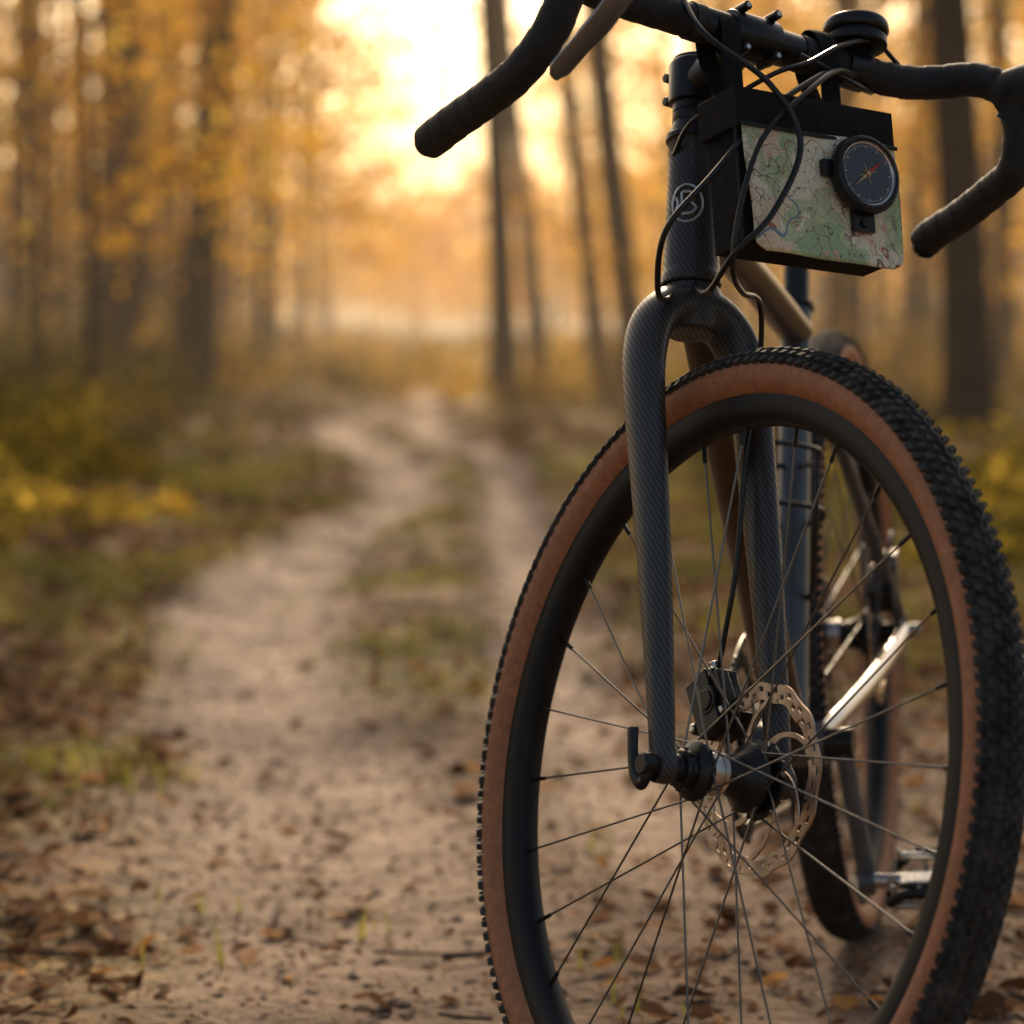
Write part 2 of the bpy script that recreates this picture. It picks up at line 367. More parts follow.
b=B()
b.tube([(.2475,0,.728),(.185,0,.905)],.0136,'black',seg=24,ref=(0,1,0))
b.obj('seat_post',bike)
b=B()
st=[(.32,.018,.930),(.27,.021,.934),(.21,.030,.934),(.15,.052,.934),(.10,.066,.940),(.06,.068,.944),(.045,.058,.940)]
b.tube([(x,0,z-.012) for x,w,z in st],[(w,.016) for x,w,z in st],'black',seg=24,ref=(0,1,0))
for sy in (-.022,.022): b.tube(cr([(.28,sy*.5,.918),(.23,sy,.905),(.13,sy,.905),(.08,sy,.922)],5),.0035,'silver',seg=8,ref=(0,1,0))
b.obj('saddle',bike)
b=B()
for r,z in [(.092,-.048)]:
    n=44*4; vs=[];fs=[]
    for i in range(n):
        a=2*math.pi*i/n; ro=r+(.004 if i%4 in(1,2) else -.001)
        for rr_ in (r-.014,ro):
            for yy in (z-.0018,z+.0018): vs.append((BB[0]+rr_*math.cos(a),yy,BB[2]+rr_*math.sin(a)))
    for i in range(n):
        o=i*4;q=((i+1)%n)*4
        fs+= [(o,o+2,q+2,q),(o+1,q+1,q+3,o+3),(o+2,o+3,q+3,q+2),(o,q,q+1,o+1)]
    b.add(vs,fs,'black')
for i in range(4):
    a=math.pi/4+i*math.pi/2; b.tube([(BB[0],-.050,BB[2]),(BB[0]+.082*math.cos(a),-.050,BB[2]+.082*math.sin(a))],[(.012,.004),(.006,.003)],'black',seg=10,ref=(0,0,0))
ca=math.radians(262)
for sy,a in ((1,ca),):
    e=(BB[0]+.165*math.cos(a),sy*.068,BB[2]+.165*math.sin(a)+.020)
    pp=cr([(BB[0],sy*.054,BB[2]),(BB[0]+.05*math.cos(a),sy*.058,BB[2]+.05*math.sin(a)),e],8)
    b.tube(pp,[(.0150-.004*i/16,.0095) for i in range(17)],'greyframe',seg=18,ref=(math.sin(a),0,-math.cos(a)))
    b.tube([(BB[0],sy*.036,BB[2]),(BB[0],sy*.064,BB[2])],.0165,'black',seg=24,ref=(1,0,0))
    b.tube([(e[0],sy*.060,e[2]),(e[0],sy*.076,e[2])],.0145,'greyframe',seg=24,ref=(1,0,0))
b.obj('crankset',bike,bevel=.0008)
for sy,nm in ((1,'pedal'),):
    b=B(); e=Vector((e[0],sy*.072,e[2]))
    b.tube([e,e+Vector((0,sy*.022,0)),e+Vector((0,sy*.080,0))],[.0085,.0075,.0105],'silver',seg=14,ref=(1,0,0))
    R0=Matrix.Rotation(math.radians(22),3,'Y')
    def q_(x,y,z): return e+R0@Vector((x,sy*y,z))
    for dx in (-.034,.034):
        b.tube(cr([q_(dx,.020,-.006),q_(dx*1.1,.035,.006),q_(dx*1.15,.052,.009),q_(dx*1.1,.070,.006),q_(dx,.084,-.006)],4),[(.006,.0045)]*17,'black',seg=10,ref=(0,0,1))
    for dy in (.021,.083): b.box(q_(0,dy,0),(.062,.007,.014),'black',R0)
    b.box(q_(.018,.052,.012),(.020,.040,.007),'silver',R0); b.box(q_(-.018,.052,-.012),(.020,.040,.007),'silver',R0)
    b.box(q_(.030,.052,.013),(.006,.026,.012),'lever',R0); b.box(q_(-.030,.052,-.013),(.006,.026,.012),'lever',R0)
    b.tube([q_(-.030,.028,.010),q_(-.030,.076,.010)],.0045,'silver',seg=12,ref=(1,0,0))
    b.tube([q_(.030,.028,-.010),q_(.030,.076,-.010)],.0045,'silver',seg=12,ref=(1,0,0))
    for dx in (-.034,.034):
        for dy in (.026,.052,.078): b.tube([q_(dx,dy,-.016),q_(dx,dy,.016)],.0024,'silver',seg=8,ref=(1,0,0))
    b.obj(nm,bike,bevel=.0012)
b=B()
for i in range(9):
    r=.021+.0058*i; y=-.050+.0034*i
    n=int(12+3*i)*2; vs=[];fs=[]
    for j in range(n):
        a=2*math.pi*j/n; ro=r+(.0022 if j%2 else -.001)
        for rr_ in (r-.009,ro):
            for yy in (y-.0009,y+.0009): vs.append((rr_*math.cos(a),yy,.35+rr_*math.sin(a)))
    for j in range(n):
        o=j*4;q=((j+1)%n)*4; fs+=[(o,o+2,q+2,q),(o+1,q+1,q+3,o+3),(o+2,o+3,q+3,q+2),(o,q,q+1,o+1)]
    b.add(vs,fs,'spoke')
b.obj('cassette',bike,smooth=False)
b=B()
b.box((-.012,-.078,.315),(.035,.020,.045),'black',Matrix.Rotation(.5,3,'Y'))
for dy in (-.070,-.058): b.tube([(-.005,dy,.285),(.020,dy,.200)],[(.014,.0016),(.012,.0016)],'black',seg=10,ref=(1,0,0))
for q in ((-.003,.280),(.018,.208)): b.lathe([(.004,-.070),(.0165,-.067),(.0165,-.061),(.004,-.058)],(q[0],0,q[1]),'black',22)
b.tube(cr([(-.09,-.05,.35),(-.02,-.052,.30),(.0,-.064,.262),(.03,-.062,.225),(.02,-.064,.192),(.10,-.05,.175),(.38,-.048,.195),(.44,-.048,.192),(.52,-.048,.27),(.44,-.048,.378),(.2,-.048,.40),(.0,-.048,.40)],6),[(.0045,.003)]*67,'spoke',seg=6,ref=(0,0,1))
b.obj('rear_derailleur_and_chain',bike,bevel=.001)
b=B()
b.box((.035,.050,.405),(.05,.030,.030),'black',Matrix.Rotation(.6,3,'Y')); b.box((.02,.058,.43),(.020,.020,.032),'silver',Matrix.Rotation(.3,3,'Y'))
b.tube(cr([(.03,.058,.44),(.06,.066,.47),(.10,.068,.455),(.11,.055,.40),(.13,.05,.34)],7),.0026,'cable',seg=8,ref=(0,0,0))
b.tube([(-.01,.066,.352),(-.01,.086,.352)],.008,'silver',seg=14,ref=(1,0,0))
b.obj('rear_brake_caliper',bike,bevel=.002)
b=B()
for z0 in (.50,.56):
    b.tube(cr([(.345+(.50-z0)*.4,0,z0),(.36,.03,z0+.005),(.41,.038,z0+.02),(.445,.0,z0+.03),(.41,-.038,z0+.02),(.36,-.03,z0+.005),(.345+(.50-z0)*.4,0,z0)],6),.003,'black',seg=8,ref=(0,0,0))
b.tube(cr([(.355,0,.43),(.38,.02,.43),(.415,.03,.47),(.42,.036,.52),(.40,.037,.58)],6),.003,'black',seg=8,ref=(0,0,0))
b.tube(cr([(.355,0,.43),(.38,-.02,.43),(.415,-.03,.47),(.42,-.036,.52),(.40,-.037,.58)],6),.003,'black',seg=8,ref=(0,0,0))
b.obj('bottle_cage',bike)
# ------------------------------------------------------------------ handlebar bag, map, compass, bell
MF=M_BIKE@M_FORK
bc_=Vector((.11,.034,.50)); MB=MF@Matrix.Translation(bc_)@Matrix.Rotation(math.radians(5.5),4,'X')@Matrix.Translation(-bc_)
b=B()
def rbox(b,x0,x1,y0,y1,z0,z1,k,bulge=.004,n=10):
    vs=[];fs=[]
    ys=np.linspace(y0,y1,n+1); zs=np.linspace(z0,z1,n+1)
    for xi,(xx,sg) in enumerate(((x0,-1),(x1,1))):
        for y in ys:
            for z in zs:
                u=(y-y0)/(y1-y0)*2-1; w=(z-z0)/(z1-z0)*2-1
                bl=bulge*(1-u*u)*(1-w*w); 
                ed=max(abs(u),abs(w))
                vs.append((xx+sg*bl+.0012*math.sin(y*190+z*70)*(1-ed**4),y,z))
    N=(n+1)**2
    for i in range(n):
        for j in range(n):
            a=i*(n+1)+j; fs.append((a,a+1,a+n+2,a+n+1)); a+=N; fs.append((a,a+n+1,a+n+2,a+1))
    for i in range(n):
        a=i*(n+1); fs.append((a,a+n+1,a+n+1+N,a+N)); a=i*(n+1)+n; fs.append((a,a+N,a+n+1+N,a+n+1))
        a=i; fs.append((a,a+N,a+1+N,a+1)); a=n*(n+1)+i; fs.append((a,a+1,a+1+N,a+N))
    b.add(vs,fs,k)
rbox(b,.088,.130,-.046,.111,.430,.553,'fabric',.003)
rbox(b,.084,.1365,-.051,.116,.528,.562,'fabric',.002)
b.box((.1395,.033,.529),(.0018,.166,.0035),'rubber')
for yy in (-.02,.085):
    b.tube(cr([(.09,yy,.56),(.068,yy,.60),(.062,yy,.632),(.08,yy,.650),(.098,yy,.634),(.096,yy,.60),(.096,yy,.565)],5),[(.011,.0016)]*31,'fabric',seg=8,ref=(0,1,0))
for yy in (-.049,.114): b.tube([(.131,yy,.432),(.131,yy,.53)],.0016,'rubber',seg=6,ref=(1,0,0))
b.obj('handlebar_bag',None,MB,bevel=.0025,auto=50)
mm=bpy.data.materials.new('printed_map'); mm.use_nodes=True; nt=mm.node_tree; N=nt.nodes; Lk=nt.links; bs=N['Principled BSDF']
tc=N.new('ShaderNodeTexCoord')
def noise(sc,det=3,dist=0.,off=0):
    mp=N.new('ShaderNodeMapping'); mp.inputs['Location'].default_value=(off,off*.7,off*.3); Lk.new(tc.outputs['Object'],mp.inputs[0])
    n=N.new('ShaderNodeTexNoise'); n.inputs['Scale'].default_value=sc; n.inputs['Detail'].default_value=det; n.inputs['Distortion'].default_value=dist
    Lk.new(mp.outputs[0],n.inputs['Vector']); return n.outputs['Fac']
def mt(op,a,b_=None,c=None):
    n=N.new('ShaderNodeMath'); n.operation=op
    for i,v in enumerate((a,b_,c)):
        if v is None: continue
        if isinstance(v,(int,float)): n.inputs[i].default_value=v
        else: Lk.new(v,n.inputs[i])
    return n.outputs[0]
def mix(f,c1,c2):
    n=N.new('ShaderNodeMix'); n.data_type='RGBA'
    if isinstance(f,(int,float)): n.inputs[0].default_value=f
    else: Lk.new(f,n.inputs[0])
    for i,c in ((6,c1),(7,c2)):
        if isinstance(c,tuple): n.inputs[i].default_value=(*c,1)
        else: Lk.new(c,n.inputs[i])
    return n.outputs[2]
def band(v,lo,hi): return mt('MULTIPLY',mt('GREATER_THAN',v,lo),mt('LESS_THAN',v,hi))
n1=noise(20,2); n2=noise(22,3,off=3.1); n3=noise(60,2,off=8)
c=mix(mt('GREATER_THAN',n1,.54),(.92,.82,.60),(.60,.66,.36))
c=mix(mt('GREATER_THAN',n1,.61),c,(.40,.56,.28))
c=mix(mt('GREATER_THAN',n2,.58),c,(.92,.72,.48))
c=mix(mt('GREATER_THAN',n3,.68),c,(.82,.46,.33))
fr_=mt('FRACT',mt('MULTIPLY',noise(28,1,off=5),18.)); c=mix(mt('MULTIPLY',band(fr_,0.,.14),.35),c,(.36,.22,.12))
for sc,lo,hi,off,col in ((16,.497,.505,1.7,(.50,.12,.05)),(20,.496,.502,4.4,(.20,.15,.11)),(30,.496,.502,9.4,(.22,.17,.13)),(11,.496,.503,12.2,(.16,.26,.36)),(40,.495,.503,15.2,(.3,.2,.14))):
    c=mix(band(noise(sc,2,.2,off),lo,hi),c,col)
vt=N.new('ShaderNodeTexVoronoi'); vt.inputs['Scale'].default_value=110; Lk.new(tc.outputs['Object'],vt.inputs['Vector'])
c=mix(mt('LESS_THAN',vt.outputs['Distance'],.13),c,(.14,.11,.09))
Lk.new(c,bs.inputs['Base Color']); bs.inputs['Roughness'].default_value=.45; bs.inputs['Coat Weight'].default_value=.35; bs.inputs['Coat Roughness'].default_value=.15
M['map']=mm
b=B(); n=24; vs=[];fs=[]
for i in range(n+1):
    for j in range(n+1):
        u=i/n; w=j/n; y=-.0465+.160*u; z=.421+.110*w
        if w<.12:
            dz=(.12-w)/.12; ins=.012*(1-math.sqrt(max(0,1-dz*dz)))
            y=(-.0465+ins)+(.160-2*ins)*u
        x=.1385+.0022*math.sin(u*5+1)*math.sin(w*4+.5)+.002*(1-w)+.0012*math.sin(u*11+w*6)
        vs.append((x,y,z))
for i in range(n):
    for j in range(n): a=i*(n+1)+j; fs.append((a,a+n+1,a+n+2,a+1))
b.add(vs,fs,'map'); mo=b.obj('paper_map',None,MB,auto=0); solid(mo,.0007)
b=B(); cc=(.0,.070,.497)
b.lathe([(0,.1425),(.0300,.1425),(.0330,.1435),(.0340,.146),(.0340,.151),(.0325,.1545),(.0300,.1555),(.0285,.1545),(.0270,.152)],cc,'black',64,'X')
b.lathe([(.0270,.1520),(.0001,.1520)],cc,'glass',64,'X')
for i in range(60):
    a=2*math.pi*i/60
    b.box((.1490,cc[1]+.0337*math.cos(a),cc[2]+.0337*math.sin(a)),(.006,.0012,.0014),'black',Matrix.Rotation(a,3,'X'))
b.lathe([(.0262,.1523),(.0268,.1530),(.0275,.1530),(.0280,.1545)],cc,'silver',64,'X')
for i in range(72):
    a=2*math.pi*i/72; l=.0030 if i%6==0 else .0016; r=.0250-l/2
    b.box((.1524,cc[1]+r*math.cos(a),cc[2]+r*math.sin(a)),(.0004,l,.00045 if i%6 else .0008),'white',Matrix.Rotation(a,3,'X'))
for i in range(8):
    a=2*math.pi*i/8+.3; l=.0115 if i%2==0 else .007
    ey=Vector((0,math.cos(a),math.sin(a))); ez=Vector((0,-math.sin(a),math.cos(a))); o=Vector((.1525,cc[1],cc[2]))
    b.add([o+ez*.0008,o-ez*.0008,o+ey*l],[(1,2,0)],'brass')
a=math.radians(38); ey=Vector((0,math.cos(a),math.sin(a))); ez=Vector((0,-math.sin(a),math.cos(a))); o=Vector((.1535,cc[1],cc[2]))
b.add([o+ez*.002,o-ez*.002,o+ey*.021],[(1,2,0)],'red'); b.add([o+ez*.0015,o-ez*.0015,o-ey*.020],[(0,2,1)],'brass')
b.tube([(.1525,cc[1],cc[2]),(.1545,cc[1],cc[2])],.0022,'brass',seg=16,ref=(0,1,0))
b.box((.1425,.069,.460),(.005,.022,.022),'black'); b.tube([(.145,.069,.456),(.1475,.069,.456)],.0042,'rubber',seg=16,ref=(0,1,0))
b.box((.1435,.035,.500),(.006,.012,.014),'black')
b.obj('compass',None,MB,bevel=.0003,auto=40)
b=B(); bc=(.086,.112,-.004)
b.lathe([(0,.652),(.026,.652),(.0275,.6535),(.0275,.660),(.026,.6615),(.0245,.662),(.0245,.6635),(.0275,.6645),(.029,.667),(.0288,.673),(.0265,.6765),(.020,.6782),(.012,.6786),(.0115,.6776),(0,.6776)],bc,'black',56,'Z')
b.tube([(.08,.100,.630),(.08,.124,.630)],.0175,'black',seg=28,ref=(1,0,0))
b.box((.082,.112,.647),(.018,.018,.008),'black')
b.obj('bicycle_bell',None,MF,bevel=.0004)

# ------------------------------------------------------------------ terrain
G=RNG.random((512,512))
def vnoise(x,y,s):
    x=np.asarray(x)/s+100.3; y=np.asarray(y)/s+57.7
    xi=np.floor(x).astype(int); yi=np.floor(y).astype(int); fx=x-xi; fy=y-yi; fx=fx*fx*(3-2*fx); fy=fy*fy*(3-2*fy)
    g=lambda a,b_:G[a%512,b_%512]
    return (g(xi,yi)*(1-fx)+g(xi+1,yi)*fx)*(1-fy)+(g(xi,yi+1)*(1-fx)+g(xi+1,yi+1)*fx)*fy
YL=[-5,1.5,2.9,5.3,7.2,9.2,11.1,13.3,15.9,18.3,20.7,24,30,40]; XL=[.0,-.05,-.15,-.46,-.66,-.62,-.44,-.48,-.84,-1.12,-1.1,-.7,-1.0,-4]
YR=[-5,1.5,2.9,5.3,7.2,9.2,11.1,14.2,16,18,20.7,24,30,40]; XR=[.6,.5,.35,.08,.04,.02,.02,-.04,-.30,-.60,-.66,-.3,-.7,-3.6]
_yy=np.linspace(-5,40,900)
def sm(X,Y): 
    v=np.interp(_yy,X,Y); k=np.hanning(27);k/=k.sum(); return np.convolve(np.pad(v,13,'edge'),k,'valid')
_L=sm(YL,XL);_R=sm(YR,XR)
def masks(x,y):
    xl=np.interp(y,_yy,_L); xr=np.interp(y,_yy,_R)
    wob=.08*(vnoise(x,y,.5)-.5)+.05*(vnoise(x,y,.13)-.5)
    wl=np.interp(y,[3,5.3,9,13,20],[.26,.21,.18,.17,.19]); wr=np.interp(y,[4,9,14,20],[.12,.12,.14,.17])
    ml=np.exp(-(np.abs(x-xl+wob)/wl)**4); mr=np.exp(-(np.abs(x-xr+wob)/wr)**4)*.92
    far=np.clip((34-y)/6,0,1)
    tr=np.maximum(ml,mr)*far*np.interp(y,[2.4,3.2,5.6],[.10,.26,1.])
    edge=np.interp(y,[1.5,2.9,3.8,5.4,7.3,9.3,11.3,14,16.3,18.5,21],[-.30,-.40,-.52,-.70,-.88,-.84,-.68,-.74,-1.08,-1.38,-1.35])
    redge=np.interp(y,[0,4.4,5.6,8,11,14,16,18,21],[2.6,2.2,.46,.24,.20,.14,-.08,-.38,-.45])
    dirt=1/(1+np.exp(-(x-edge+wob*1.5)/.05))/(1+np.exp((x-redge+wob*2)/.09))*np.clip((26-y)/6,0,1)
    hump=np.exp(-((x-(xl+xr)/2+wob)/np.maximum(.10,(xr-xl)*.30))**4)*np.clip((y-4.3)/1.5,0,1)*far
    return tr,dirt,hump
def height(x,y):
    tr,dirt,hump=masks(x,y)
    z=.05*(vnoise(x,y,1.7)-.5)+.022*(vnoise(x,y,.35)-.5)+.012*(vnoise(x,y,.09)-.5)*(1-.5*tr)-.03*tr+.02*hump
    z+=np.clip((-x-.9-.02*y),0,3)*.10*np.clip(y/8,0,1)
    z+=.35*(vnoise(x,y,14)-.5)*np.clip((y-22)/25,0,1)
    nearbike=np.exp(-((x-.3)**2+(y-2.8)**2)/.6)
    return z*(1-.6*nearbike)-.004*nearbike
def grow(a,b_,s0,g):
    out=[a];s=s0
    while out[-1]<b_: out.append(out[-1]+s); s*=g
    return out
ys=np.array(sorted([-k for k in grow(.0,14,.12,1.25)][::-1][:-1])+list(np.arange(0,1.6,.08))+list(np.arange(1.6,8,.025))+grow(8.02,420,.028,1.014))
xs_=np.array(grow(2.3,260,.04,1.10)); xs=np.concatenate([-xs_[::-1],np.arange(-2.26,2.28,.03),xs_])
XX,YY=np.meshgrid(xs,ys); Z=height(XX,YY); tr,dirt,hump=masks(XX,YY)
def npmesh(name,V,F,mats,attrs={},smooth=True,mi=None):
    me=bpy.data.meshes.new(name); V=np.asarray(V,np.float32); F=np.asarray(F,np.int32); k=F.shape[1]
    me.vertices.add(len(V)); me.vertices.foreach_set('co',V.ravel())
    me.loops.add(F.size); me.loops.foreach_set('vertex_index',F.ravel())
    me.polygons.add(len(F)); me.polygons.foreach_set('loop_start',np.arange(0,F.size,k,dtype=np.int32))
    me.update(calc_edges=True)
    me.polygons.foreach_set('use_smooth',np.full(len(F),smooth))
    if mi is not None: me.polygons.foreach_set('material_index',mi.astype(np.int32))
    for m_ in mats: me.materials.append(m_)
    for n_,a_ in attrs.items():
        at=me.attributes.new(n_,'FLOAT','POINT'); at.data.foreach_set('value',np.asarray(a_,np.float32))
    me.validate(); return me
def link(name,me,parent=None):
    o=bpy.data.objects.new(name,me); scene.collection.objects.link(o)
    if parent: o.parent=parent
    return o
ny,nx=XX.shape; idx=np.arange(ny*nx).reshape(ny,nx)
F=np.stack([idx[:-1,:-1],idx[:-1,1:],idx[1:,1:],idx[1:,:-1]],-1).reshape(-1,4)
gm=bpy.data.materials.new('forest_ground'); gm.use_nodes=True; nt=gm.node_tree; N=nt.nodes; Lk=nt.links; bs=N['Principled BSDF']; tc=N.new('ShaderNodeTexCoord')
def attr(n): a=N.new('ShaderNodeAttribute'); a.attribute_name=n; return a.outputs['Fac']
def ramp(f,stops):
    r=N.new('ShaderNodeValToRGB'); Lk.new(f,r.inputs['Fac']); e=r.color_ramp.elements
    while len(e)<len(stops): e.new(.5)
    for i,(p,c_) in enumerate(stops): e[i].position=p; e[i].color=(*c_,1)
    return r.outputs['Color']
na=noise(1.2,4); nb=noise(14,4,off=2); nc=noise(70,3,off=6)
litter=ramp(nb,[(.30,(.05,.026,.013)),(.48,(.14,.072,.034)),(.62,(.27,.140,.052)),(.75,(.18,.10,.044))])
grassc=ramp(nb,[(.3,(.09,.082,.022)),(.55,(.22,.175,.045)),(.75,(.38,.27,.07))])
dirtc=ramp(nb,[(.25,(.080,.048,.030)),(.5,(.160,.100,.065)),(.72,(.26,.17,.115))])
trackc=ramp(nb,[(.25,(.33,.235,.165)),(.5,(.50,.37,.275)),(.75,(.60,.46,.36))])
off=mix(mt('MULTIPLY',ramp(na,[(.40,(0,0,0)),(.56,(1,1,1))]),.55),litter,grassc)
c=mix(attr('dirt'),off,dirtc)
humpc=mix(ramp(na,[(.40,(0,0,0)),(.60,(1,1,1))]),litter,grassc)
c=mix(mt('MULTIPLY',attr('hump'),.8),c,humpc)
c=mix(mt('MULTIPLY',attr('track'),.95),c,trackc)
c=mix(mt('MULTIPLY',ramp(nc,[(.35,(1,1,1)),(.5,(0,0,0))]),.5),c,(.06,.038,.025))
Lk.new(c,bs.inputs['Base Color']); bs.inputs['Roughness'].default_value=.9; bs.inputs['Specular IOR Level'].default_value=.2
bp=N.new('ShaderNodeBump'); bp.inputs['Strength'].default_value=.9; bp.inputs['Distance'].default_value=.02; Lk.new(mt('ADD',nb,mt('MULTIPLY',nc,.5)),bp.inputs['Height']); Lk.new(bp.outputs['Normal'],bs.inputs['Normal'])
link('ground',npmesh('ground',np.stack([XX,YY,Z],-1).reshape(-1,3),F,[gm],{'track':tr.ravel(),'dirt':dirt.ravel(),'hump':hump.ravel()}))
# ------------------------------------------------------------------ leaf-like materials (diffuse + translucent)
def leafmat(name,stops,trans=.5):
    global N,Lk,tc
    m=bpy.data.materials.new(name); m.use_nodes=True; nt=m.node_tree; N=nt.nodes; Lk=nt.links; N.remove(N['Principled BSDF'])
    a=N.new('ShaderNodeAttribute'); a.attribute_name='rnd'
    c=ramp(a.outputs['Fac'],stops); d=N.new('ShaderNodeBsdfDiffuse'); Lk.new(c,d.inputs['Color'])
    t=N.new('ShaderNodeBsdfTranslucent'); Lk.new(c,t.inputs['Color']); ms=N.new('ShaderNodeMixShader'); ms.inputs[0].default_value=trans
    Lk.new(d.outputs[0],ms.inputs[1]); Lk.new(t.outputs[0],ms.inputs[2]); Lk.new(ms.outputs[0],N['Material Output'].inputs['Surface'])
    return m
LM_litter=leafmat('dry_leaf',[(0,(.08,.040,.022)),(.3,(.19,.098,.050)),(.6,(.34,.19,.10)),(.82,(.50,.32,.19)),(1,(.54,.26,.07))],.2)
LM_gold=leafmat('golden_leaf',[(0,(.54,.24,.02)),(.35,(.80,.40,.035)),(.7,(.92,.56,.06)),(1,(.88,.70,.14))],.6)
LM_shrub=leafmat('dull_autumn_leaf',[(0,(.14,.11,.03)),(.4,(.36,.23,.05)),(.7,(.60,.36,.06)),(1,(.72,.50,.10))],.5)
LM_under=leafmat('undergrowth_leaf',[(0,(.08,.08,.02)),(.4,(.20,.16,.035)),(.7,(.44,.31,.05)),(1,(.86,.60,.10))],.55)
LM_grass=leafmat('grass_blade',[(0,(.11,.13,.03)),(.5,(.26,.25,.055)),(1,(.52,.41,.12))],.5)
LM_brown=leafmat('russet_leaf',[(0,(.34,.13,.02)),(.5,(.62,.28,.035)),(1,(.76,.42,.05))],.55)
def scatter(n,y0,y1,keep,pw=1.0,xm=.19,xp=1.0):
    y=y0+(y1-y0)*RNG.random(n)**pw; x=(RNG.random(n)*2-1)*(xm*y+xp); p=keep(x,y); k=RNG.random(n)<p; return x[k],y[k]
def leaves(x,y,smin,smax,curl=.35,lift=.006):
    n=len(x); z=height(x,y)
    T=np.array([(-1,0,0),(-.45,.42,.0),(.25,.40,0),(1.,0,0),(.25,-.40,0),(-.45,-.42,0),(-.35,0,0),(.35,0,0)],float)
    TF=np.array([(0,6,1),(1,6,7),(1,7,2),(2,7,3),(0,5,6),(5,4,6),(6,4,7),(4,3,7)])
    s=(smin+(smax-smin)*RNG.random(n)**1.5)/2; V=np.repeat(T[None],n,0)
    V[:,:,1]*=(.8+.7*RNG.random(n))[:,None]
    V[:,:,:2]*=(1+.35*(RNG.random((n,8,2))-.5))
    cu=curl*RNG.random(n)*2; V[:,:,2]+=cu[:,None]*(np.abs(V[:,:,1])*1.1+V[:,:,0]**2*.35*RNG.random(n)[:,None])+.15*(RNG.random((n,8))-.5)
    V*=s[:,None,None]
    az=RNG.random(n)*6.283; tl=(RNG.random(n)**2)*.9*RNG.choice([-1,1],n); tl2=(RNG.random(n)-.5)*.7
    def rot(V,a,i,j): c_,s_=np.cos(a)[:,None],np.sin(a)[:,None]; A_=V[:,:,i]*c_-V[:,:,j]*s_; B_=V[:,:,i]*s_+V[:,:,j]*c_; V[:,:,i]=A_;V[:,:,j]=B_
    rot(V,tl,1,2);rot(V,tl2,0,2);rot(V,az,0,1)
    mn=V[:,:,2].min(1); V[:,:,2]-=(mn*.7)[:,None]
    V[:,:,0]+=x[:,None];V[:,:,1]+=y[:,None];V[:,:,2]+=(z+lift*RNG.random(n)+.001)[:,None]
    Fa=(TF[None]+8*np.arange(n)[:,None,None]).reshape(-1,3)
    return V.reshape(-1,3),Fa,np.repeat(RNG.random(n),8)
def kp(x,y):
    tr,d,h=masks(x,y); p=np.where(d>.5,.20,.9); p=p*(1-.88*np.clip(tr*1.3,0,1)); p=p*(.35+1.1*vnoise(x,y,.4)); p*=np.where((x>.1)&(y<6),1.9,1); return np.clip(p,0,1)
x1,y1=scatter(48000,1.5,13,kp,.8)
x2,y2=scatter(16000,13,32,kp,.8,xm=.19,xp=1.5)
x3,y3=scatter(24000,1.6,7,lambda x,y:(.5+.5*vnoise(x,y,.25))*(1-.6*np.clip(masks(x,y)[0],0,1)),.9,xm=.19,xp=.4)
V1,F1,r1=leaves(x1,y1,.020,.060); V2,F2,r2=leaves(x2,y2,.05,.11); V3,F3,r3=leaves(x3,y3,.004,.016,.3,.002)
link('fallen_leaves',npmesh('fallen_leaves',np.vstack([V1,V2,V3]),np.vstack([F1,F2+len(V1),F3+len(V1)+len(V2)]),[LM_litter],{'rnd':np.concatenate([r1,r2,r3*.7])},smooth=False))
x,y=scatter(14000,1.6,10,lambda x,y:.25+.75*masks(x,y)[1],.8)
n=len(x); ico=np.array([(1,0,0),(-1,0,0),(0,1,0),(0,-1,0),(0,0,1),(0,0,-1)],float); IF=np.array([(0,2,4),(2,1,4),(1,3,4),(3,0,4),(2,0,5),(1,2,5),(3,1,5),(0,3,5)])
V=np.repeat(ico[None],n,0)*(1+.6*(RNG.random((n,6,1))-.5)); V*=(.002+.008*RNG.random(n)**3)[:,None,None]*np.array([1,1,.6]); V+=np.stack([x,y,height(x,y)+.001],1)[:,None]
M['peb']=mat('pebble_stone',(.22,.155,.11),.9,0,var=.5,bscale=300)
link('pebbles',npmesh('pebbles',V.reshape(-1,3),(IF[None]+6*np.arange(n)[:,None,None]).reshape(-1,3),[M['peb']],smooth=True))
b=B(); M['twig']=mat('twig_bark',(.10,.065,.045),.9,0,bump=.5,bscale=200,var=.4)
for i in range(200):
    yy=1.8+8*random.random()**1.2; xx=random.uniform(-1,1)*(.19*yy+.5)
    if masks(np.array([xx]),np.array([yy]))[0][0]>.4: continue
    a=random.random()*6.28; l=random.uniform(.04,.22); pts=[]
    for t in (-.5,-.15,.2,.5):
        px=xx+l*t*math.cos(a)+random.uniform(-.008,.008); py=yy+l*t*math.sin(a)+random.uniform(-.008,.008); pts.append((px,py,float(height(np.array([px]),np.array([py]))[0])+.006+random.random()*.006))
    b.tube(cr(pts,3),random.uniform(.0012,.0035),'twig',seg=6,ref=(0,0,1))
b.obj('twigs')
